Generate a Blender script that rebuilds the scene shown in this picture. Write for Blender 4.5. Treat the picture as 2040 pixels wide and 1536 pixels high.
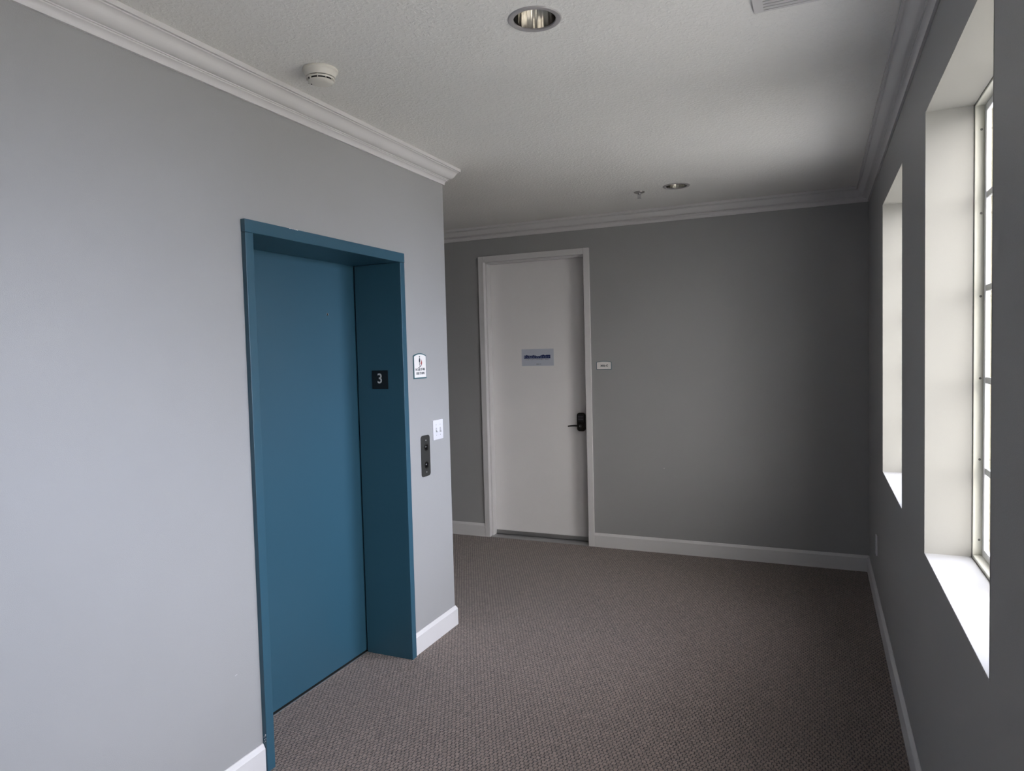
import bpy, bmesh, math, random
from mathutils import Vector, Matrix

for o in list(bpy.data.objects):
    bpy.data.objects.remove(o)
scene = bpy.context.scene
COL = scene.collection

# ------------------------------------------------------------------ camera
YAW, PIT, ROL = 0.4146, -0.0469, -0.0252
CAM_H, FOC = 1.6405, 1387.6
def make_camera():
    cam = bpy.data.cameras.new('camera')
    cam.sensor_fit = 'HORIZONTAL'; cam.sensor_width = 36.0
    cam.lens = FOC / 2040 * 36.0
    cam.clip_start = 0.02; cam.clip_end = 500
    ob = bpy.data.objects.new('camera', cam); COL.objects.link(ob)
    f = Vector((-math.sin(YAW) * math.cos(PIT), math.cos(YAW) * math.cos(PIT), math.sin(PIT)))
    r0 = Vector((math.cos(YAW), math.sin(YAW), 0)); u0 = r0.cross(f)
    c, s = math.cos(ROL), math.sin(ROL)
    R = r0 * c + u0 * s; U = -r0 * s + u0 * c
    m = Matrix((R, U, -f)).transposed().to_4x4()
    m.translation = Vector((0, 0, CAM_H)); ob.matrix_world = m
    scene.camera = ob
make_camera()

# ------------------------------------------------------------------ sky, exposure
scene.view_settings.view_transform = 'Standard'
scene.view_settings.look = 'None'
scene.view_settings.gamma = 1.0
scene.view_settings.use_curve_mapping = False
scene.view_settings.exposure = 0.08
# sky: even overcast dome plus broad bright areas of thin cloud; (direction, cosine where it starts, strength)
SKY_BASE = 2.55
SKY_TINT = (0.95, 0.95, 1.0)
GLOWS = [((0.966, 0.0, 0.259), 0.8, 7.4, (0.8, 0.88, 1.1)),
         ((0.894, 0.325, 0.309), 0.8, 10.5, (0.8, 0.88, 1.1)),
         ((0.583, -0.694, 0.423), 0.8, 9.6, (1.0, 0.96, 0.93)),
         ((0.837, -0.483, 0.259), 0.8, 4.6, (1.0, 0.96, 0.93)),
         ((0.788, 0.0, 0.616), 0.8, 6.0, (0.93, 0.93, 1.0)),
         ((0.469, 0.0, 0.883), 0.8, 6.0, (0.93, 0.93, 1.0))]
SUN_STRENGTH = 21
def make_world():
    w = bpy.data.worlds.new('overcast_sky'); scene.world = w; w.use_nodes = True
    nt = w.node_tree; n = nt.nodes; l = nt.links; n.clear()
    tc = n.new('ShaderNodeTexCoord')
    acc = n.new('ShaderNodeBackground'); acc.inputs['Color'].default_value = (*SKY_TINT, 1); acc.inputs['Strength'].default_value = SKY_BASE
    last = acc.outputs[0]
    for d, c0, st, col in GLOWS:
        dot = n.new('ShaderNodeVectorMath'); dot.operation = 'DOT_PRODUCT'; dot.inputs[1].default_value = Vector(d).normalized()
        l.new(tc.outputs['Generated'], dot.inputs[0])
        mr = n.new('ShaderNodeMapRange'); mr.interpolation_type = 'SMOOTHERSTEP'
        mr.inputs['From Min'].default_value = c0; mr.inputs['From Max'].default_value = 1.0
        mr.inputs['To Min'].default_value = 0; mr.inputs['To Max'].default_value = st
        l.new(dot.outputs['Value'], mr.inputs['Value'])
        bg = n.new('ShaderNodeBackground'); bg.inputs['Color'].default_value = (*col, 1)
        l.new(mr.outputs['Result'], bg.inputs['Strength'])
        ad = n.new('ShaderNodeAddShader'); l.new(last, ad.inputs[0]); l.new(bg.outputs[0], ad.inputs[1]); last = ad.outputs[0]
    out = n.new('ShaderNodeOutputWorld'); l.new(last, out.inputs[0])
def make_sun():
    if SUN_STRENGTH <= 0: return
    sn = bpy.data.lights.new('sun', 'SUN'); sn.energy = SUN_STRENGTH; sn.angle = math.radians(3); sn.color = (1.0, 0.97, 0.93)
    o = bpy.data.objects.new('sun', sn); COL.objects.link(o)
    d = Vector((0.47, 0.20, -0.86))          # travels away from the window wall: lights the yard and the far wing only
    o.rotation_euler = d.to_track_quat('-Z', 'Y').to_euler(); o.location = (0, 0, 20)
make_sun()
make_world()

# ------------------------------------------------------------------ dimensions
L, R, D, H, YC = -2.026, 0.332, 5.5575, 2.74, 3.6573
YB, XF = -3.0, -9.0                      # behind the camera, far end of the side passage
BB, BT = 0.1165, 0.0138                  # baseboard
E0, E1, EH, EI, EDEP, EP = 2.0584, 3.1815, 2.18, 0.0418, 0.2723, 0.02
EIT = 0.0494
DX0, DX1, DH = -2.7394, -1.7217, 2.4896
WZ0, WZ1, WDEP, RT = 0.9144, 2.41, 0.136, 0.24
WINS = [(1.7320, 2.7273), (3.4257, 4.4094), (0.070, 1.050)]

# ------------------------------------------------------------------ helpers
def srgb(r, g, b):
    f = lambda c: (c / 12.92 if c <= 0.04045 else ((c + 0.055) / 1.055) ** 2.4)
    return (f(r / 255), f(g / 255), f(b / 255), 1)

def mat(name, col, rough=0.5, metal=0.0, bump=None, spec=0.5, coat=0.0):
    m = bpy.data.materials.new(name); m.use_nodes = True
    nt = m.node_tree; b = nt.nodes['Principled BSDF']
    b.inputs['Base Color'].default_value = (*col[:3], 1)
    b.inputs['Roughness'].default_value = rough
    b.inputs['Metallic'].default_value = metal
    b.inputs['Specular IOR Level'].default_value = spec
    b.inputs['Coat Weight'].default_value = coat
    tc = nt.nodes.new('ShaderNodeTexCoord')
    # faint procedural mottling so that no surface is perfectly even
    ns = nt.nodes.new('ShaderNodeTexNoise'); ns.inputs['Scale'].default_value = 3.0; ns.inputs['Detail'].default_value = 4
    nt.links.new(tc.outputs['Object'], ns.inputs['Vector'])
    mx = nt.nodes.new('ShaderNodeMix'); mx.data_type = 'RGBA'
    mx.inputs['A'].default_value = (*[c * 0.97 for c in col[:3]], 1)
    mx.inputs['B'].default_value = (*[min(1, c * 1.03) for c in col[:3]], 1)
    nt.links.new(ns.outputs['Fac'], mx.inputs['Factor']); nt.links.new(mx.outputs['Result'], b.inputs['Base Color'])
    if bump:
        sc, dist, detail = bump
        n2 = nt.nodes.new('ShaderNodeTexNoise'); n2.inputs['Scale'].default_value = sc; n2.inputs['Detail'].default_value = detail
        nt.links.new(tc.outputs['Object'], n2.inputs['Vector'])
        bp = nt.nodes.new('ShaderNodeBump'); bp.inputs['Distance'].default_value = dist; bp.inputs['Strength'].default_value = 1.0
        nt.links.new(n2.outputs['Fac'], bp.inputs['Height']); nt.links.new(bp.outputs[0], b.inputs['Normal'])
    return m

def link(ob, parent=None):
    COL.objects.link(ob)
    if parent is not None: ob.parent = parent
    return ob

def obj(name, bm, material, parent=None, smooth=False, M=None):
    me = bpy.data.meshes.new(name)
    bmesh.ops.remove_doubles(bm, verts=bm.verts, dist=1e-6)
    bm.normal_update(); bm.to_mesh(me); bm.free()
    me.materials.append(material)
    if smooth:
        for p in me.polygons: p.use_smooth = True
        me.set_sharp_from_angle(angle=math.radians(35))
    o = bpy.data.objects.new(name, me)
    if M is not None: o.matrix_local = M
    return link(o, parent)

def tag(o, label=None, cat=None, group=None, kind=None):
    if label: o['label'] = label
    if cat: o['category'] = cat
    if group: o['group'] = group
    if kind: o['kind'] = kind
    return o

def thing(name, M, label, cat, group=None, kind=None):
    o = bpy.data.objects.new(name, None); o.empty_display_size = 0.05
    o.matrix_local = M if isinstance(M, Matrix) else Matrix.Translation(Vector(M))
    link(o); return tag(o, label, cat, group, kind)

def box(bm, x0, x1, y0, y1, z0, z1, bev=0.0, seg=2):
    r = bmesh.ops.create_cube(bm, size=1.0)
    vs = r['verts']
    for v in vs:
        v.co = Vector((x0 + (v.co.x + .5) * (x1 - x0), y0 + (v.co.y + .5) * (y1 - y0), z0 + (v.co.z + .5) * (z1 - z0)))
    if bev > 0:
        es = list({e for v in vs for e in v.link_edges})
        bmesh.ops.bevel(bm, geom=es, offset=bev, segments=seg, profile=0.5, affect='EDGES')
    return bm
def B(*a, **k): return box(bmesh.new(), *a, **k)

def lathe(bm, prof, seg=64, closed=False, wob=None):
    """prof: list of (r, z) turned about z"""
    rings = []
    for (r, z) in prof:
        if r < 1e-6: rings.append([bm.verts.new((0, 0, z))]); continue
        rings.append([bm.verts.new(((r * (1 + (wob(i) if wob else 0))) * math.cos(2 * math.pi * i / seg), (r * (1 + (wob(i) if wob else 0))) * math.sin(2 * math.pi * i / seg), z)) for i in range(seg)])
    for a, b in zip(rings, rings[1:]):
        for i in range(seg):
            j = (i + 1) % seg
            if len(a) == 1 and len(b) == 1: continue
            if len(a) == 1: bm.faces.new((a[0], b[i], b[j]))
            elif len(b) == 1: bm.faces.new((a[i], a[j], b[0]))
            else: bm.faces.new((a[i], a[j], b[j], b[i]))
    bmesh.ops.recalc_face_normals(bm, faces=bm.faces)
    return bm

def sweep(bm, path, prof, side=1):
    """path: xy points; prof: (out, z) closed section; side: which side of the path is the room"""
    P = [Vector(p) for p in path]; n = len(P); rows = []
    for i, p in enumerate(P):
        dirs = []
        if i > 0: dirs.append((P[i] - P[i - 1]).normalized())
        if i < n - 1: dirs.append((P[i + 1] - P[i]).normalized())
        ns = [Vector((-d.y, d.x)) * side for d in dirs]
        if len(ns) == 1: m = ns[0]
        else: m = (ns[0] + ns[1]) / (1 + ns[0].dot(ns[1]))
        rows.append([bm.verts.new((p.x + m.x * o, p.y + m.y * o, z)) for o, z in prof])
    k = len(prof)
    for a, b in zip(rows, rows[1:]):
        for i in range(k):
            j = (i + 1) % k
            bm.faces.new((a[i], a[j], b[j], b[i]))
    bm.faces.new(rows[0]); bm.faces.new(list(reversed(rows[-1])))
    bmesh.ops.recalc_face_normals(bm, faces=bm.faces)
    return bm

def prism(bm, pts, z0, z1):
    a = [bm.verts.new((x, y, z0)) for x, y in pts]; b = [bm.verts.new((x, y, z1)) for x, y in pts]
    bm.faces.new(list(reversed(a))); bm.faces.new(b)
    for i in range(len(pts)):
        j = (i + 1) % len(pts); bm.faces.new((a[i], a[j], b[j], b[i]))
    bmesh.ops.recalc_face_normals(bm, faces=bm.faces)
    return bm

def roundrect(w, h, r, n=6, cx=0, cy=0):
    pts = []
    for (sx, sy, a0) in ((1, 1, 0), (-1, 1, 90), (-1, -1, 180), (1, -1, 270)):
        for i in range(n + 1):
            a = math.radians(a0 + 90 * i / n)
            pts.append((cx + sx * (w / 2 - r) + r * math.cos(a), cy + sy * (h / 2 - r) + r * math.sin(a)))
    return pts

def arch(w, h, rise, n=14, cy=0):
    """plaque with a low curved top, centred on the origin"""
    pts = [(-w / 2, cy - h / 2), (w / 2, cy - h / 2)]
    rad = (w * w / 4 + rise * rise) / (2 * rise); c = h / 2 - rad; a1 = math.asin(w / 2 / rad)
    for i in range(n + 1):
        a = a1 - 2 * a1 * i / n
        pts.append((rad * math.sin(a), cy + c + rad * math.cos(a)))
    return pts

def text_bm(s, size, cx=0, cy=0, z0=0, depth=0.0004, width=None, height=None, bold=0.0):
    c = bpy.data.curves.new('t', 'FONT'); c.body = s; c.size = size; c.align_x = 'CENTER'; c.align_y = 'CENTER'
    c.extrude = depth / 2; c.offset = bold; c.resolution_u = 4
    o = bpy.data.objects.new('t', c); COL.objects.link(o)
    dg = bpy.context.evaluated_depsgraph_get(); dg.update()
    me = bpy.data.meshes.new_from_object(o.evaluated_get(dg))
    bm = bmesh.new(); bm.from_mesh(me)
    bpy.data.objects.remove(o); bpy.data.curves.remove(c); bpy.data.meshes.remove(me)
    xs = [v.co.x for v in bm.verts]; ys = [v.co.y for v in bm.verts]
    mx, my = (min(xs) + max(xs)) / 2, (min(ys) + max(ys)) / 2
    sx = width / (max(xs) - min(xs)) if width else 1; sy = height / (max(ys) - min(ys)) if height else sx
    for v in bm.verts:
        v.co.x = (v.co.x - mx) * sx + cx; v.co.y = (v.co.y - my) * sy + cy; v.co.z = z0 + v.co.z + depth / 2
    return bm

def facing(right, up, out, at):
    m = Matrix((Vector(right), Vector(up), Vector(out))).transposed().to_4x4(); m.translation = Vector(at); return m
def on_left(x, y, z): return facing((0, 1, 0), (0, 0, 1), (1, 0, 0), (x, y, z))
def on_back(x, y, z): return facing((1, 0, 0), (0, 0, 1), (0, -1, 0), (x, y, z))
def on_right(x, y, z): return facing((0, -1, 0), (0, 0, 1), (-1, 0, 0), (x, y, z))

# ------------------------------------------------------------------ materials
WALL = mat('wall_paint', (0.350, 0.352, 0.350), 0.42, bump=(420, 0.0004, 2), spec=0.5)
TRIM = mat('white_trim', (0.68, 0.67, 0.67), 0.35)
LINER = mat('window_reveal_paint', (0.315, 0.310, 0.285), 0.4, bump=(300, 0.00012, 2))
SILLM = mat('sill_paint', (0.42, 0.42, 0.43), 0.3)
CREAM = mat('cream_metal', (0.74, 0.73, 0.64), 0.35)
SASH = mat('white_sash', (0.82, 0.82, 0.83), 0.35)
MUNT = mat('silver_muntin', (0.55, 0.56, 0.57), 0.35, 0.3)
TEAL = mat('teal_enamel', (0.030, 0.092, 0.136), 0.36, bump=(900, 0.00015, 2), spec=0.5)
DOORW = mat('door_paint', (0.86, 0.845, 0.845), 0.4)
BLACKP = mat('black_plate', (0.006, 0.006, 0.006), 0.35)
OFFW = mat('off_white_plastic', (0.74, 0.72, 0.66), 0.4)
WHITEP = mat('white_plastic', (0.72, 0.72, 0.76), 0.3)
DARKV = mat('dark_void', (0.01, 0.01, 0.01), 0.9)
CHROME = mat('polished_aluminium', (0.84, 0.82, 0.78), 0.15, 1.0)
RING = mat('brushed_ring', (0.50, 0.485, 0.49), 0.45, 0.35)
STEEL = mat('steel', (0.55, 0.55, 0.55), 0.3, 1.0)
BRONZE = mat('dark_bronze', (0.030, 0.028, 0.024), 0.32, 0.6)
PANELM = mat('charcoal_panel', (0.040, 0.040, 0.036), 0.45, 0.3)
ALU = mat('worn_aluminium', (0.42, 0.42, 0.42), 0.45, 0.8)
TEALB = mat('sign_teal', (0.05, 0.13, 0.15), 0.4)
SIGNW = mat('sign_white', (0.82, 0.80, 0.78), 0.45)
INK = mat('sign_ink', (0.02, 0.035, 0.05), 0.5)
REDI = mat('sign_red', (0.35, 0.06, 0.05), 0.5)
PAPER = mat('paper', (0.55, 0.58, 0.66), 0.6)
NAVY = mat('navy_ink', (0.008, 0.018, 0.10), 0.5)
PALEB = mat('pale_ink', (0.35, 0.42, 0.60), 0.5)
NUMW = mat('numeral_grey', (0.62, 0.62, 0.62), 0.5)
STUCCO = mat('yellow_stucco', (0.20, 0.178, 0.092), 0.8, bump=(60, 0.002, 3))
GRASS = mat('courtyard_concrete', (0.50, 0.49, 0.46), 0.9, bump=(4, 0.01, 4))
SCUFF = mat('scuff', (0.72, 0.72, 0.72), 0.6)

def ceiling_mat():
    m = mat('knockdown_ceiling', (0.86, 0.855, 0.83), 0.85, spec=0.2)
    nt = m.node_tree; b = nt.nodes['Principled BSDF']
    tc = nt.nodes.new('ShaderNodeTexCoord')
    n1 = nt.nodes.new('ShaderNodeTexNoise'); n1.inputs['Scale'].default_value = 75; n1.inputs['Detail'].default_value = 2.5; n1.inputs['Distortion'].default_value = 0.3
    nt.links.new(tc.outputs['Object'], n1.inputs['Vector'])
    rp = nt.nodes.new('ShaderNodeMapRange'); rp.interpolation_type = 'SMOOTHSTEP'
    rp.inputs['From Min'].default_value = 0.42; rp.inputs['From Max'].default_value = 0.66
    nt.links.new(n1.outputs['Fac'], rp.inputs['Value'])
    bp = nt.nodes.new('ShaderNodeBump'); bp.inputs['Distance'].default_value = 0.0022; bp.inputs['Strength'].default_value = 0.5
    nt.links.new(rp.outputs[0], bp.inputs['Height']); nt.links.new(bp.outputs[0], b.inputs['Normal'])
    return m
CEIL = ceiling_mat()

def carpet_mat():
    m = bpy.data.materials.new('loop_carpet'); m.use_nodes = True
    nt = m.node_tree; N = nt.nodes.new; K = nt.links.new; b = nt.nodes['Principled BSDF']
    b.inputs['Roughness'].default_value = 0.9; b.inputs['Specular IOR Level'].default_value = 0.15
    b.inputs['Sheen Weight'].default_value = 0.25; b.inputs['Sheen Roughness'].default_value = 0.5
    tc = N('ShaderNodeTexCoord')
    wn = N('ShaderNodeTexNoise'); wn.inputs['Scale'].default_value = 55; wn.inputs['Detail'].default_value = 2
    K(tc.outputs['Object'], wn.inputs['Vector'])
    off = N('ShaderNodeVectorMath'); off.operation = 'MULTIPLY_ADD'
    off.inputs[1].default_value = (0.019, 0.016, 0); K(wn.outputs['Color'], off.inputs[0]); K(tc.outputs['Object'], off.inputs[2])
    mp = N('ShaderNodeMapping'); mp.inputs['Scale'].default_value = (1.0, 3.0, 1.0); K(off.outputs[0], mp.inputs['Vector'])
    br = N('ShaderNodeTexBrick'); br.offset = 0.5; br.inputs['Scale'].default_value = 1.0
    br.inputs['Brick Width'].default_value = 0.0195; br.inputs['Row Height'].default_value = 0.056
    br.inputs['Mortar Size'].default_value = 0.0036; br.inputs['Mortar Smooth'].default_value = 0.8; br.inputs['Bias'].default_value = 0.0
    br.inputs['Color1'].default_value = (0.192, 0.147, 0.124, 1); br.inputs['Color2'].default_value = (0.140, 0.108, 0.092, 1)
    br.inputs['Mortar'].default_value = (0.026, 0.020, 0.018, 1); K(mp.outputs[0], br.inputs['Vector'])
    fn = N('ShaderNodeTexNoise'); fn.inputs['Scale'].default_value = 330; fn.inputs['Detail'].default_value = 3
    K(tc.outputs['Object'], fn.inputs['Vector'])
    fr = N('ShaderNodeMapRange'); fr.inputs['From Min'].default_value = 0.3; fr.inputs['From Max'].default_value = 0.7
    fr.inputs['To Min'].default_value = 0.75; fr.inputs['To Max'].default_value = 1.8; K(fn.outputs['Fac'], fr.inputs['Value'])
    mul = N('ShaderNodeMix'); mul.data_type = 'RGBA'; mul.blend_type = 'MULTIPLY'; mul.inputs['Factor'].default_value = 1.0
    K(br.outputs['Color'], mul.inputs['A']); K(fr.outputs[0], mul.inputs['B']); K(mul.outputs['Result'], b.inputs['Base Color'])
    inv = N('ShaderNodeMath'); inv.operation = 'MULTIPLY_ADD'; inv.inputs[1].default_value = -1.0; K(br.outputs['Fac'], inv.inputs[0])
    K(fn.outputs['Fac'], inv.inputs[2])
    bp = N('ShaderNodeBump'); bp.inputs['Distance'].default_value = 0.003; bp.inputs['Strength'].default_value = 0.9
    K(inv.outputs[0], bp.inputs['Height']); K(bp.outputs[0], b.inputs['Normal'])
    return m
CARPET = carpet_mat()

def glass_mat():
    m = bpy.data.materials.new('window_glass'); m.use_nodes = True
    nt = m.node_tree; nt.nodes.remove(nt.nodes['Principled BSDF'])
    tr = nt.nodes.new('ShaderNodeBsdfTransparent'); tr.inputs[0].default_value = (0.95, 0.95, 0.95, 1)
    gl = nt.nodes.new('ShaderNodeBsdfGlossy'); gl.inputs['Roughness'].default_value = 0.02
    fr = nt.nodes.new('ShaderNodeFresnel'); ge = nt.nodes.new('ShaderNodeNewGeometry')
    io = nt.nodes.new('ShaderNodeMapRange'); io.inputs['To Min'].default_value = 1.5; io.inputs['To Max'].default_value = 1 / 1.5   # a thin pane: same reflectance from both faces
    nt.links.new(ge.outputs['Backfacing'], io.inputs['Value']); nt.links.new(io.outputs[0], fr.inputs['IOR'])
    mx = nt.nodes.new('ShaderNodeMixShader')
    nt.links.new(fr.outputs[0], mx.inputs[0]); nt.links.new(tr.outputs[0], mx.inputs[1]); nt.links.new(gl.outputs[0], mx.inputs[2])
    nt.links.new(mx.outputs[0], nt.nodes['Material Output'].inputs[0])
    return m
GLASS = glass_mat()
SCREWM = mat('dull_screw', (0.16, 0.155, 0.14), 0.4, 0.4)

# ------------------------------------------------------------------ room shell
def struct(name, bm, m, label=None, cat=None, smooth=False):
    return tag(obj(name, bm, m, smooth=smooth), label, cat, None, 'structure')

bm = bmesh.new(); box(bm, XF - .1, R + RT, YB - .1, D + .3, -0.12, 0.0)
struct('floor', bm, CARPET, 'brown-grey patterned loop carpet covering the floor', 'floor')

LIGHTS = [(-0.853, 2.199), (-0.874, 4.830)]
LR = 0.0745
def ceiling_bm():
    bm = bmesh.new(); q = 0.10
    xs = sorted({XF - .1, R + RT} | {c[0] + s * q for c in LIGHTS for s in (-1, 1)})
    # one strip per interval in y, holes cut for the two cans
    ys = [YB - .1]
    for cx, cy in LIGHTS: ys += [cy - q, cy + q]
    ys.append(D + .3)
    for i in range(len(ys) - 1):
        y0, y1 = ys[i], ys[i + 1]
        c = next((c for c in LIGHTS if abs((y0 + y1) / 2 - c[1]) < 1e-6), None)
        segs = [(XF - .1, R + RT)] if c is None else [(XF - .1, c[0] - q), (c[0] + q, R + RT)]
        for x0, x1 in segs:
            bm.faces.new([bm.verts.new(p) for p in ((x0, y0, H), (x0, y1, H), (x1, y1, H), (x1, y0, H))])
        if c:
            n = 64; inner = []; outer = []
            for k in range(n):
                a = 2 * math.pi * k / n; ca, sa = math.cos(a), math.sin(a); m = max(abs(ca), abs(sa))
                inner.append(bm.verts.new((c[0] + LR * ca, c[1] + LR * sa, H)))
                outer.append(bm.verts.new((c[0] + q * ca / m, c[1] + q * sa / m, H)))
            for k in range(n):
                j = (k + 1) % n; bm.faces.new((inner[k], outer[k], outer[j], inner[j]))
    bmesh.ops.recalc_face_normals(bm, faces=bm.faces)
    # roof slab above keeps daylight out
    box(bm, XF - .1, R + RT, YB - .1, D + .3, H + .32, H + .42)
    for s in ((XF - .12, XF - .1, YB - .1, D + .3), (R + RT - .02, R + RT, YB - .1, D + .3), (XF - .1, R + RT, YB - .12, YB - .1), (XF - .1, R + RT, D + .28, D + .3)):
        box(bm, *s, H, H + .42)
    return bm
struct('ceiling', ceiling_bm(), CEIL, 'pale textured ceiling above the lobby', 'ceiling')

# left wall with the lift opening and its end return into the side passage
bm = bmesh.new()
WT = 0.36
box(bm, L - WT, L, YB, E0 + .02, 0, H)
box(bm, L - WT, L, E1 - .02, YC, 0, H)
box(bm, L - WT, L, E0 + .02, E1 - .02, EH - .02, H)
box(bm, XF, L - WT, YC - .12, YC, 0, H)
struct('wall_left', bm, WALL, 'light grey wall around the teal lift entrance', 'wall')
struct('wall_shaft', B(L - WT - .05, L - WT, E0 - .1, E1 + .1, 0, H), DARKV)
struct('wall_passage', B(XF - .1, XF, YC - .12, D + .12, 0, H), WALL)
struct('wall_rear', B(L - WT, R + RT, YB - .1, YB, 0, H), WALL)
# back wall with the door opening
bm = bmesh.new(); g = 0.02
box(bm, XF, DX0 + g, D, D + .16, 0, H)
box(bm, DX1 - g, R + RT, D, D + .16, 0, H)
box(bm, DX0 + g, DX1 - g, D, D + .16, DH - g, H)
struct('wall_back', bm, WALL, 'grey wall at the far end holding the white door', 'wall')
# right wall with the window openings
def wall_right():
    bm = bmesh.new(); ws = sorted(WINS); y = YB
    for a, b in ws:
        box(bm, R, R + RT, y, a, 0, H); y = b
        box(bm, R, R + RT, a, b, 0, WZ0); box(bm, R, R + RT, a, b, WZ1, H)
    box(bm, R, R + RT, y, D, 0, H)
    return bm
struct('wall_right', wall_right(), WALL, 'grey wall on the right pierced by tall windows', 'wall')

# crown moulding
crown = [(0.0, .0997), (.010, .0997), (.010, .0925), (.0125, .0835), (.0175, .0770), (.0225, .0745), (.0225, .0700), (.0278, .0700), (.0278, .0660), (.031, .0655),
         (.037, .0635), (.044, .0590), (.050, .0525), (.0555, .0440), (.0600, .0350), (.0650, .0270), (.0705, .0225), (.0725, .0220), (.0725, .0175), (.0816, .0175), (.0816, 0.0), (0.0, 0.0)]
crown = [(o, H - .0005 - d) for o, d in crown]
s = sweep(bmesh.new(), [(L, YB), (L, YC), (XF, YC)], crown, -1)
struct('trim_1', s, TRIM, 'white crown moulding along the top of the left wall ending at its corner', 'crown moulding', smooth=True)
s = sweep(bmesh.new(), [(XF, D), (R, D), (R, YB)], crown, -1)
struct('trim_2', s, TRIM, 'white crown moulding along the far and right walls', 'crown moulding', smooth=True)
# baseboards
bb = [(0, 0), (BT, 0), (BT, BB - .019), (BT - .0015, BB - .0165), (.0045, BB - .001), (.0035, BB), (0, BB)]
struct('baseboard_left', sweep(bmesh.new(), [(L, YB), (L, E0 - .002)], bb, -1), TRIM, 'white baseboard left of the lift entrance', 'baseboard')
struct('baseboard_corner', sweep(bmesh.new(), [(L, E1 + .004), (L, YC), (XF, YC)], bb, -1), TRIM, 'white baseboard between the lift entrance and the wall corner', 'baseboard')
struct('baseboard_back', sweep(bmesh.new(), [(XF, D), (DX0 - .001, D)], bb, -1), TRIM, 'white baseboard left of the white door', 'baseboard')
struct('baseboard_right', sweep(bmesh.new(), [(DX1 + .001, D), (R, D), (R, YB)], bb, -1), TRIM, 'white baseboard right of the white door and along the window wall', 'baseboard')

# ------------------------------------------------------------------ windows
def screw_bm(bm, x, y, z, r=.0031):
    # small pan-head screw on the frame face that looks towards -y
    n = 14
    ring = [bm.verts.new((x + r * math.cos(2 * math.pi * i / n), y - .0012, z + r * math.sin(2 * math.pi * i / n))) for i in range(n)]
    rim = [bm.verts.new((x + r * 1.25 * math.cos(2 * math.pi * i / n), y, z + r * 1.25 * math.sin(2 * math.pi * i / n))) for i in range(n)]
    bm.faces.new(ring)
    for i in range(n): bm.faces.new((ring[i], ring[(i + 1) % n], rim[(i + 1) % n], rim[i]))

def make_window(i, y0, y1, label):
    w = thing('window_%d' % i, (R, (y0 + y1) / 2, WZ0), label, 'window', kind='structure')
    c = Vector((R, (y0 + y1) / 2, WZ0))
    def P(name, bm, m, par=w, **k):
        for v in bm.verts: v.co -= c
        return obj(name, bm, m, par, **k)
    t = .004; X1 = R + WDEP
    bm = bmesh.new()
    box(bm, R - .0006, X1, y1 - t, y1, WZ0 + t, WZ1 - t); box(bm, R - .0006, X1, y0, y0 + t, WZ0 + t, WZ1 - t)
    box(bm, R - .0006, X1, y0, y1, WZ1 - t, WZ1)
    P('reveal', bm, LINER)
    P('sill', B(R - .0008, X1, y0, y1, WZ0 - .002, WZ0 + t, bev=.0008, seg=1), SILLM)
    # outer aluminium frame (a step proud of the reveal), then sash, muntins, glass
    f = .0095; F0, F1 = X1 + .002, X1 + .043
    bm = bmesh.new()
    box(bm, F0, F1, y1 - f, y1, WZ0, WZ1, bev=.0015, seg=1); box(bm, F0, F1, y0, y0 + f, WZ0, WZ1, bev=.0015, seg=1)
    box(bm, F0, F1, y0 + f, y1 - f, WZ1 - f, WZ1, bev=.0015, seg=1)
    box(bm, F0, F1, y0 + f, y1 - f, WZ0, WZ0 + f + .004, bev=.0015, seg=1)
    box(bm, F0 + .024, F0 + .026, y1 - f - .0012, y1 - f, WZ0, WZ1)      # raised bead running down the jamb
    P('frame', bm, CREAM)
    bm = bmesh.new(); e0, e1 = F1 + .001, R + RT + .004
    box(bm, e0, e1, y1 - f, y1 + .001, WZ0, WZ1); box(bm, e0, e1, y0 - .001, y0 + f, WZ0, WZ1)
    box(bm, e0, e1, y0 + f, y1 - f, WZ1 - f, WZ1 + .001); box(bm, e0, e1, y0 + f, y1 - f, WZ0 - .001, WZ0 + f)
    P('outer_reveal', bm, STUCCO)
    for k in range(6):
        zz = WZ1 - .085 - k * (WZ1 - WZ0 - .15) / 5
        bm = bmesh.new(); screw_bm(bm, F0 + .0185, y1 - f, zz)
        if k == 0:
            pass
        P('screw', bm, SCREWM)
    s0, s1, sw = F0 + .027, F0 + .041, .024
    bm = bmesh.new()
    box(bm, s0, s1, y1 - f - sw, y1 - f, WZ0 + f, WZ1 - f, bev=.002, seg=2); box(bm, s0, s1, y0 + f, y0 + f + sw, WZ0 + f, WZ1 - f, bev=.002, seg=2)
    box(bm, s0 + .0004, s1 - .0004, y0 + f + sw - .003, y1 - f - sw + .003, WZ1 - f - sw, WZ1 - f - .0003, bev=.002, seg=2); box(bm, s0 + .0004, s1 - .0004, y0 + f + sw - .003, y1 - f - sw + .003, WZ0 + f + .0003, WZ0 + f + sw + .004, bev=.002, seg=2)
    sash = P('sash', bm, SASH)
    bm = bmesh.new(); a, b = y0 + f + sw, y1 - f - sw; zb, zt = WZ0 + f + sw, WZ1 - f - sw
    for k in range(1, 5):
        z = WZ0 + (WZ1 - WZ0) * k / 5
        box(bm, s0 + .002, s0 + .013, a - .002, b + .002, z - .011, z + .011, bev=.003, seg=2)
    for k in range(1, 3):
        y = a + (b - a) * k / 3
        box(bm, s0 + .0025, s0 + .0125, y - .011, y + .011, zb, zt, bev=.003, seg=2)
    P('muntin_grid', bm, MUNT)
    P('glass_pane', B(s0 + .0060, s0 + .0085, a - .004, b + .004, zb - .004, zt + .004), GLASS)
    return w
make_window(1, *WINS[0], 'tall white gridded window with deep cream reveal, nearest on the right wall')
make_window(2, *WINS[1], 'tall window with bright white reveal farther along the right wall near the corner')
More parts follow.
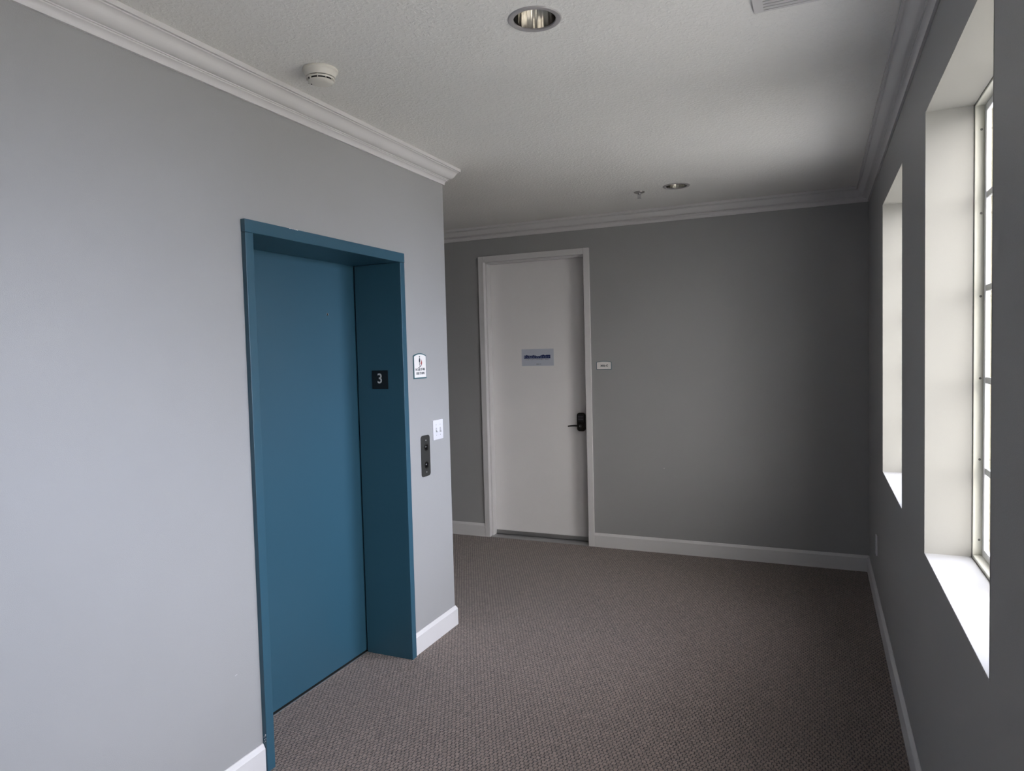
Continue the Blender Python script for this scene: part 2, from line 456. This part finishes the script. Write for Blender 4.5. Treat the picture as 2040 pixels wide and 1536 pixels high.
make_window(3, *WINS[2], 'tall gridded window in the right wall beside the viewer')
#make_window(4, *WINS[3], 'tall gridded window in the right wall behind the viewer')

# ------------------------------------------------------------------ lift entrance
d1 = thing('door_1', (L, (E0 + E1) / 2, 0), 'teal painted lift entrance with deep frame and sliding door', 'elevator door', kind='structure')
cE = Vector((L, (E0 + E1) / 2, 0))
def PE(name, bm, m, par=d1, **k):
    for v in bm.verts: v.co -= cE
    return obj(name, bm, m, par, **k)
XI = L - EDEP
PE('frame_jamb', B(XI, L + EP, E0, E0 + EI, 0, EH - EIT - .0008, bev=.0015), TEAL)
PE('frame_jamb', B(XI, L + EP, E1 - EI, E1, 0, EH - EIT - .0008, bev=.0015), TEAL)
PE('frame_header', B(XI, L + EP + .001, E0 - .0008, E1 + .0008, EH - EIT, EH, bev=.0015), TEAL)
door = PE('sliding_door', B(XI - .045, XI - .012, E0 + .01, E1 + .01, .008, EH - .01, bev=.002), TEAL)
bm = bmesh.new(); lathe(bm, [(0, .0004), (.0045, .0004), (.006, 0.0012), (.0075, 0.0)], 20)
bm.transform(Matrix.Translation((XI - .0118 , 2.916, 1.862)) @ Matrix.Rotation(math.radians(90), 4, 'Y'))
PE('keyhole', bm, STEEL, par=door)
bm = bmesh.new(); lathe(bm, [(0, 0), (.0042, 0)], 16)
bm.transform(Matrix.Translation((XI - .0112, 2.916, 1.862)) @ Matrix.Rotation(math.radians(90), 4, 'Y'))
PE('keyhole_slot', bm, DARKV, par=door)
PE('sill', B(XI - .0035, XI + .0015, E0 + EI, E1 - EI, 0.0, .003), ALU)
PE('sill_gap_shade', B(XI - .06, XI - .0035, E0, E1 + .02, 0.0, .0015), DARKV)  # near-black strip: shade of the gap under the door, put into the colour
PE('backing', B(XI - .06, XI - .05, E0 + .02, E1 - .02, 0.0, EH), DARKV)
# paint chips where the baseboard meets the frame
rnd = random.Random(4)
bm = bmesh.new()
for k in range(7):
    z = BB + .005 + k * .0052; x = L + (.006, .014, .009, .016, .0065, .0125, .015)[k]; a = .0014 + rnd.random() * .0014; b2 = bmesh.new()
    prism(b2, [(-a, -a * .8), (a * .5, -a), (a, a * .6), (0, a * 1.3), (-a * .8, a * .5)], 0, .0005)
    b2.transform(on_back(x, E0 + .0001, z)); me = bpy.data.meshes.new('t'); b2.to_mesh(me); b2.free(); bm.from_mesh(me); bpy.data.meshes.remove(me)
for k in range(6):
    y = 2.305 + k * .0095 + rnd.random() * .003; a = .0018 + rnd.random() * .0022; b2 = bmesh.new()
    prism(b2, [(-a, -.0008), (-a * .3, -.0024 - a * .3), (a * .8, -.0014), (a, .0006), (0, .0012), (-a, .0004)], 0, .0006)
    b2.transform(on_left(L + EP + .0008, y, EH)); me = bpy.data.meshes.new('t'); b2.to_mesh(me); b2.free(); bm.from_mesh(me); bpy.data.meshes.remove(me)
PE('paint_chip', bm, TRIM)

# ------------------------------------------------------------------ white door on the far wall
d2 = thing('door_2', ((DX0 + DX1) / 2, D, 0), 'tall white flush door in a white metal frame on the far wall', 'door', kind='structure')
cD = Vector(((DX0 + DX1) / 2, D, 0))
def PD(name, bm, m, par=d2, **k):
    for v in bm.verts: v.co -= cD
    return obj(name, bm, m, par, **k)
FW, PR = 0.0500, 0.014     # face width, projection
bm = bmesh.new()
def profile_run(sx, xo):
    # face, rabbet, stop
    box(bm, *sorted((xo, xo + sx * FW)), D - PR, D + .030, 0, DH, bev=.0015, seg=1)
    box(bm, *sorted((xo + sx * g, xo + sx * (FW + .0))), D + .030, D + .15, 0, DH - g)
    box(bm, *sorted((xo + sx * (FW - .002), xo + sx * (FW + .014))), D + .029, D + .100, 0, DH - FW, bev=.001, seg=1)
profile_run(1, DX0); profile_run(-1, DX1)
box(bm, DX0 + FW, DX1 - FW, D - PR, D + .030, DH - FW, DH, bev=.0015, seg=1)
box(bm, DX0 + g, DX1 - g, D + .030, D + .15, DH - FW, DH - g)
box(bm, DX0 + FW, DX1 - FW, D + .029, D + .100, DH - FW - .014, DH - FW + .002, bev=.001, seg=1)
PD('door_frame', bm, TRIM)
slab = PD('door_slab', B(DX0 + FW + .003, DX1 - FW - .003, D + .104, D + .148, .030, DH - FW - .003, bev=.001, seg=1), DOORW)
PD('door_sweep', B(DX0 + FW + .015, DX1 - FW - .015, D + .092, D + .1035, .012, .046, bev=.002), ALU, par=slab)
bm = bmesh.new(); prism(bm, [(D - .004, 0), (D + .15, 0), (D + .15, .006), (D + .09, .009), (D + .05, .009), (D + .004, .004)], DX0 + FW, DX1 - FW)
bm.transform(Matrix(((0, 0, 1, 0), (1, 0, 0, 0), (0, 1, 0, 0), (0, 0, 0, 1)))); bmesh.ops.recalc_face_normals(bm, faces=bm.faces)
PD('threshold', bm, ALU)
PD('backing', B(DX0 + .03, DX1 - .03, D + .150, D + .158, 0, DH), DARKV)
# lock with keypad and lever
LX, LZ = -1.850, 1.037
Ml = on_back(LX - cD.x, .104, LZ)      # local to the door empty
def PL(name, bm, m, par, **k):
    bm.transform(Ml); return obj(name, bm, m, par, **k)
bm = bmesh.new(); prism(bm, roundrect(.070, .158, .022, 8), 0, .024)
es = [e for e in bm.edges if all(abs(v.co.z - .024) < 1e-6 for v in e.verts)]
bmesh.ops.bevel(bm, geom=es, offset=.005, segments=3, profile=.5, affect='EDGES')
lock = PL('door_lock', bm, BRONZE, d2, smooth=True); lock['label'] = 'dark bronze keypad lever lock'
bm = bmesh.new(); prism(bm, roundrect(.052, .066, .008, 5, 0, .034), .0235, .028)
PL('keypad_plate', bm, PANELM, lock)
bm = bmesh.new()
for r in range(2):
    for c in range(5):
        bb_ = bmesh.new(); prism(bb_, roundrect(.0072, .014, .002, 3, -.018 + c * .009, .046 - r * .022), .028, .0295)
        me = bpy.data.meshes.new('t'); bb_.to_mesh(me); bb_.free(); bm.from_mesh(me); bpy.data.meshes.remove(me)
PL('keypad_buttons', bm, mat('button_grey', (0.12, 0.11, 0.14), 0.35), lock)
bm = bmesh.new(); lathe(bm, [(0, .024), (.024, .024), (.024, .030), (.019, .036), (.012, .040), (.011, .056), (.013, .060), (.012, .066), (0, .067)], 32)
bm.transform(Matrix.Translation((.004, -.030, 0)))
PL('lever_rose', bm, BRONZE, lock, smooth=True)
bm = bmesh.new(); n = 14; rows = []
for i in range(n + 1):
    t = i / n; x = .006 - t * .112; y = -.030 + .004 * math.sin(t * 3.1) - .004 * t; z = .060 - .006 * t * t
    hh = .0085 - .003 * t; dd = .0055 - .0015 * t
    rows.append([bm.verts.new((x, y + hh * math.sin(a), z + dd * math.cos(a))) for a in [2 * math.pi * k / 12 for k in range(12)]])
for a, b in zip(rows, rows[1:]):
    for k in range(12): bm.faces.new((a[k], a[(k + 1) % 12], b[(k + 1) % 12], b[k]))
bm.faces.new(rows[0]); bm.faces.new(list(reversed(rows[-1]))); bmesh.ops.recalc_face_normals(bm, faces=bm.faces)
PL('lever_handle', bm, BRONZE, lock, smooth=True)
bm = bmesh.new(); lathe(bm, [(0, .0676), (.005, .0674), (.0062, .066)], 20); bm.transform(Matrix.Translation((.004, -.030, 0)))
PL('key_cylinder', bm, STEEL, lock, smooth=True)

# ------------------------------------------------------------------ signs and plates
t = thing('floor_number_sign', on_back(-2.1548, E1 - EI, 1.5139), 'black square plate with a grey 3 inside the teal lift frame', 'sign')
obj('plate', prism(bmesh.new(), roundrect(.1005, .1000, .0015, 2), 0, .003), BLACKP, t)
obj('numeral', text_bm('3', .07, -.0005, .007, .0029, .0008, width=.027, height=.054, bold=.0008), NUMW, t)

t = thing('fire_safety_sign', on_left(L, 3.3352, 1.5805), 'white arched fire stairs sign with teal edge on the wall right of the lift', 'sign')
obj('backing', prism(bmesh.new(), arch(.134, .141, .013), 0, .004), TEALB, t)
obj('face', prism(bmesh.new(), arch(.122, .128, .0115, cy=.0005), .0038, .0050), SIGNW, t)
bm = bmesh.new()
lathe(bm, [(0, .0005), (.0045, .0005), (.0045, 0)], 14); bm.transform(Matrix.Translation((-.006, .052, .005)))
prism(bm, [(-.008, .046), (-.004, .046), (.002, .034), (.0005, .024), (-.004, .020), (-.0035, .002), (-.008, .002), (-.0085, .020), (-.014, .026), (-.013, .034)], .005, .0056)
prism(bm, [(-.022, -.006), (-.010, -.006), (-.006, -.001), (.004, .002), (.012, .007), (.016, .012), (.016, .008), (.011, .001), (.003, -.003), (-.004, -.006), (-.008, -.0095), (-.022, -.0095)], .005, .0055)
obj('figure', bm, INK, t)
obj('flame', prism(bmesh.new(), [(.004, .012), (.011, .006), (.018, .010), (.0195, .019), (.0165, .028), (.014, .036), (.012, .027), (.009, .023), (.006, .019)], .005, .0056), REDI, t)
obj('text_line', text_bm('IN CASE OF FIRE', .02, 0, -.019, .005, .0004, width=.098, height=.0135, bold=.0006), INK, t)
obj('text_line', text_bm('USE STAIRS', .02, 0, -.0405, .005, .0004, width=.088, height=.0135, bold=.0006), INK, t)

t = thing('light_switch', on_left(L, 3.5140, 1.2060), 'white double toggle switch plate above and right of the call button panel', 'light switch')
bm = bmesh.new(); prism(bm, roundrect(.115, .114, .004, 3), 0, .005)
es = [e for e in bm.edges if all(abs(v.co.z - .005) < 1e-6 for v in e.verts)]
bmesh.ops.bevel(bm, geom=es, offset=.002, segments=2, profile=.5, affect='EDGES')
pl = obj('wall_plate', bm, WHITEP, t, smooth=True)
for sx in (-.023, .023):
    obj('slot', prism(bmesh.new(), roundrect(.012, .026, .001, 2, sx, 0), .0048, .0056), mat('slot_shadow', (0.45, 0.45, 0.47), 0.5), t)
    bm = bmesh.new(); prism(bm, [(.005, -.006), (.005, .004), (.016, -.0085), (.0175, -.0125), (.015, -.0135)], sx - .0045, sx + .0045)
    bm.transform(Matrix(((0, 0, 1, 0), (0, 1, 0, 0), (1, 0, 0, 0), (0, 0, 0, 1)))); bmesh.ops.recalc_face_normals(bm, faces=bm.faces)
    obj('toggle', bm, WHITEP, t)
    for sy in (.030, -.030):
        bm = bmesh.new(); lathe(bm, [(0, .0062), (.0022, .006), (.003, .005)], 14); bm.transform(Matrix.Translation((sx, sy, 0)))
        obj('screw', bm, STEEL, t)

t = thing('call_button_panel', on_left(L, 3.3690, 1.0735), 'dark rounded lift call panel with two buttons on the wall right of the lift', 'call panel')
bm = bmesh.new(); prism(bm, roundrect(.094, .232, .018, 6), 0, .004)
es = [e for e in bm.edges if all(abs(v.co.z - .004) < 1e-6 for v in e.verts)]
bmesh.ops.bevel(bm, geom=es, offset=.001, segments=1, profile=.5, affect='EDGES')
obj('face_plate', bm, PANELM, t)
for cy in (.048, -.052):
    bm = bmesh.new(); lathe(bm, [(.0205, .004), (.0205, .0062), (.0165, .0068), (.0155, .005)], 32); bm.transform(Matrix.Translation((.004, cy, 0)))
    obj('button_ring', bm, BRONZE, t, smooth=True)
    bm = bmesh.new(); lathe(bm, [(0, .0105), (.008, .0095), (.013, .0065), (.0145, .004)], 32); bm.transform(Matrix.Translation((.004, cy, 0)))
    obj('call_button', bm, mat('button_black', (0.02, 0.02, 0.02), 0.12, 0.7), t, smooth=True)
for cy in (.087, -.092):
    bm = bmesh.new(); lathe(bm, [(0, .0052), (.003, .005), (.0042, .004)], 16); bm.transform(Matrix.Translation((.004, cy, 0)))
    obj('screw', bm, STEEL, t, smooth=True)

# sheet on the white door
t = thing('door_notice', on_back(-2.2410, D + .104, 1.5945), 'pale sheet with a navy logo taped to the white door', 'notice')
obj('paper_sheet', prism(bmesh.new(), roundrect(.300, .147, .001, 1), 0, .0006), PAPER, t)
w0, w1, b0 = -.128, .119, -.0095
roof = [(w0, b0), (w1, b0), (w1, .0205), (.080, .0205), (.076, .017), (.068, .017), (.054, .024), (.050, .0225), (.020, .013), (.004, .0115), (-.010, .013), (-.018, .018), (-.026, .0155), (-.034, .0215), (-.050, .017), (-.070, .017), (-.090, .0185), (-.104, .023), (-.112, .0185), (w0, .0185)]
obj('logo_banner', prism(bmesh.new(), roof, .0006, .0009), NAVY, t)
obj('logo_word', text_bm('Edgewater', .03, (w0 + w1) / 2, .0025, .0009, .0003, width=.238, height=.0235, bold=-.0006), PALEB, t)
obj('text_line', text_bm('CUSTOM HOMES, INC.', .02, -.006, -.0185, .0006, .0003, width=.232, height=.0085), INK, t)
obj('text_line', text_bm('302-C', .02, .010, -.0585, .0006, .0003, width=.046, height=.008), INK, t)

t = thing('room_number_plaque', on_back(-1.6130, D, 1.5188), 'small white arched room number plaque on the far wall right of the door', 'sign')
obj('backing', prism(bmesh.new(), arch(.128, .070, .008), 0, .005), TEALB, t)
obj('face', prism(bmesh.new(), arch(.119, .061, .007), .0048, .0060), SIGNW, t)
obj('text_line', text_bm('302-C', .02, .003, -.003, .006, .0004, width=.064, height=.0165, bold=.0008), INK, t)

# ------------------------------------------------------------------ wall outlet on the right wall
t = thing('wall_outlet', on_right(R, 4.838, .384), 'white outlet plate low on the right wall below the farther window', 'outlet')
bm = bmesh.new(); prism(bm, roundrect(.074, .122, .004, 3), 0, .0065)
es = [e for e in bm.edges if all(abs(v.co.z - .0065) < 1e-6 for v in e.verts)]
bmesh.ops.bevel(bm, geom=es, offset=.002, segments=2, profile=.5, affect='EDGES')
obj('wall_plate', bm, WHITEP, t, smooth=True)
for cy in (.020, -.020):
    bm = bmesh.new(); prism(bm, roundrect(.032, .028, .010, 5, 0, cy), .006, .0085)
    soc = obj('socket', bm, WHITEP, t)
    bm = bmesh.new()
    for sx in (-.006, .006): box(bm, sx - .001, sx + .001, cy, cy + .008, .0083, .0087)
    obj('socket_slot', bm, DARKV, soc)

# ------------------------------------------------------------------ ceiling fixtures
def down(x, y): return Matrix.Translation((x, y, H))
for k, (cx, cy) in enumerate(LIGHTS):
    t = thing('recessed_light', down(cx, cy), ['round recessed downlight with chrome reflector near the smoke detector, the larger in view',
              'round recessed downlight with chrome reflector near the far wall beside the sprinkler'][k], 'ceiling light', 'recessed ceiling downlights')
    bm = bmesh.new(); lathe(bm, [(LR - .0035, .012), (LR - .0042, -.0030), (LR - .001, -.0042), (.086, -.0036), (.0895, -.0008), (.0895, .0)], 96)
    obj('trim_ring', bm, RING, t, smooth=True)
    bm = bmesh.new(); N_ = 192
    wob = lambda i: 0.004 * math.sin(2 * math.pi * i * 22 / 192) + 0.003 * math.sin(2 * math.pi * i * 9 / 192 + 1)     # spun metal is faintly fluted
    lathe(bm, [(LR - .0050, .0015), (LR - .0064, .02), (LR - .008, .045), (LR - .012, .075), (LR - .022, .105), (LR - .034, .12)], N_, wob=wob)
    obj('reflector', bm, CHROME, t, smooth=True)
    bm = bmesh.new(); lathe(bm, [(LR - .033, .118), (.030, .124), (.028, .15), (0, .155)], 48)
    obj('socket_cap', bm, mat('socket_grey', (0.25, 0.25, 0.24), 0.4, 0.5), t, smooth=True)

t = thing('smoke_detector', down(-1.738, 2.205), 'off-white round smoke detector on the ceiling near the left crown moulding', 'smoke detector')
bm = bmesh.new(); lathe(bm, [(0, 0), (.064, 0), (.0665, -.003), (.0665, -.008), (.0625, -.012), (.060, -.014), (.0585, -.019), (.0555, -.024), (.0545, -.031), (0, -.031)], 64)
obj('base', bm, OFFW, t, smooth=True)
obj('sensing_chamber', lathe(bmesh.new(), [(0, -.030), (.0455, -.030), (.043, -.047), (0, -.047)], 48), DARKV, t)
bm = bmesh.new(); lathe(bm, [(.053, -.0345), (.0535, -.0365), (.0515, -.0405), (.050, -.0395), (.0505, -.0355)], 64)
for k in range(10):
    a = 2 * math.pi * k / 10 + .12; b2 = bmesh.new()
    box(b2, .0455, .0530, -.0011, .0011, -.0465, -.030); b2.transform(Matrix.Rotation(a, 4, 'Z'))
    me = bpy.data.meshes.new('t'); b2.to_mesh(me); b2.free(); bm.from_mesh(me); bpy.data.meshes.remove(me)
obj('vent_cage', bm, OFFW, t)
bm = bmesh.new(); lathe(bm, [(0, -.0445), (.0475, -.0445), (.0475, -.0470), (.045, -.0490), (.030, -.0535), (0, -.0550)], 64)
cap = obj('cover', bm, OFFW, t, smooth=True)
bm = bmesh.new(); lathe(bm, [(0, -.0535), (.0025, -.0535), (.0025, -.0505)], 12); bm.transform(Matrix.Translation((-.034, -.012, 0)))
obj('indicator', bm, DARKV, t)

t = thing('fire_sprinkler', down(-1.140, 4.884), 'small fire sprinkler head on the ceiling left of the far downlight', 'sprinkler')
obj('escutcheon', lathe(bmesh.new(), [(.010, -.006), (.028, -.007), (.037, -.003), (.038, 0)], 40), mat('escutcheon_metal', (0.42, 0.40, 0.38), 0.35, 0.8), t, smooth=True)
obj('stem', lathe(bmesh.new(), [(.009, 0), (.009, -.016), (.006, -.018), (.0035, -.020), (.0035, -.040), (0, -.040)], 20), STEEL, t, smooth=True)
bm = bmesh.new()
for s_ in (-1, 1):
    b2 = bmesh.new(); box(b2, .009 * s_ - .0015, .009 * s_ + .0015, -.002, .002, -.040, -.014)
    me = bpy.data.meshes.new('t'); b2.to_mesh(me); b2.free(); bm.from_mesh(me); bpy.data.meshes.remove(me)
box(bm, -.0105, .0105, -.002, .002, -.042, -.039)
obj('frame_arms', bm, STEEL, t)
obj('deflector', lathe(bmesh.new(), [(0, -.044), (.015, -.0435), (.015, -.0425), (0, -.042)], 24), STEEL, t)

VX0, VX1, VY0, VY1 = -.187, .118, 2.172, 2.477
t = thing('air_vent', down((VX0 + VX1) / 2, (VY0 + VY1) / 2), 'white louvred air vent at the top edge of the ceiling near the right wall', 'air vent')
hw = (VX1 - VX0) / 2
bm = bmesh.new(); fw = .030
for a in ((-hw, -hw + fw, -hw, hw), (hw - fw, hw, -hw, hw), (-hw + fw, hw - fw, -hw, -hw + .012), (-hw + fw, hw - fw, hw - .012, hw)):
    box(bm, *a, -.008, 0)
obj('frame', bm, TRIM, t)
obj('duct_backing', B(-hw + fw, hw - fw, -hw + .012, hw - .012, -.0015, 0), mat('duct_grey', (0.2, 0.2, 0.2), .6), t)
nsl = 14; pitch = (2 * hw - .024) / nsl
for k in range(nsl):
    y = -hw + .012 + pitch * (k + .5); bm = bmesh.new()
    box(bm, -hw + fw, hw - fw, -.0098, .0098, -.0008, .0008)
    bm.transform(Matrix.Translation((0, y, -.0065)) @ Matrix.Rotation(math.radians(6), 4, 'X'))
    obj('louvre', bm, TRIM, t)

# ------------------------------------------------------------------ wall marks
bm = bmesh.new(); prism(bm, [(-.004, -.002), (.003, -.0025), (.0045, .001), (0, .0025), (-.003, .0015)], 0, .0003)
t = obj('scuff_mark', bm, SCUFF, M=on_back(-1.133, D, .6854)); tag(t, 'tiny pale scuff on the far grey wall right of the door', 'scuff')

bm = bmesh.new(); prism(bm, [(-.006, -.0012), (.006, .0006), (.0055, .0016), (-.005, .0002)], 0, .0003)
t = obj('scratch_mark', bm, SCUFF, M=on_left(L, 1.937, .4455)); tag(t, 'short pale scratch low on the light wall left of the lift frame', 'scratch')

# ------------------------------------------------------------------ outside
g_ = tag(obj('courtyard_ground', B(R + RT + .1, 60, -40, 50, -7.7, -7.5), GRASS), kind='structure')
g_.name = 'ground'
tag(obj('bounce_roof', B(R + RT + .02, 7.0, -14, 9.6, -4.3, -3.9), mat('bounce_roof_grey', (0.42, 0.42, 0.42), 0.8, bump=(9, 0.004, 4))), 'added unseen flat roof below the windows that bounces light onto the ceiling', 'roof')  # unseen slab, added to throw sunlight up through the windows onto the ceiling
tag(obj('wall_exterior', B(-12, R + RT, -14, D + 6, -7.5, -.13), STUCCO), kind='structure')
w_ = thing('building_wing', (6.5, 9.6, -7.5), 'pale yellow stucco building seen as a bright sliver through the near window', 'building')
obj('wall', B(-5.6, 5.6, 0, 4, 0, 12.0), STUCCO, w_)
obj('roof_cornice', B(-5.7, 5.8, -.25, 4, 12.0, 12.4, bev=.05), TRIM, w_)
for k in range(3):
    for j in range(3):
        x = -3.6 + k * 3.2; z = 1.0 + j * 3.7
        f_ = bmesh.new()
        for a in ((x, x + .06, z, z + 1.5), (x + 1.14, x + 1.2, z, z + 1.5), (x, x + 1.2, z, z + .06), (x, x + 1.2, z + 1.44, z + 1.5)):
            box(f_, a[0], a[1], -.05, 0.01, a[2], a[3])
        fo = obj('window', f_, TRIM, w_)
        obj('pane', B(x + .06, x + 1.14, -.02, .005, z + .06, z + 1.44), BLACKP, fo)
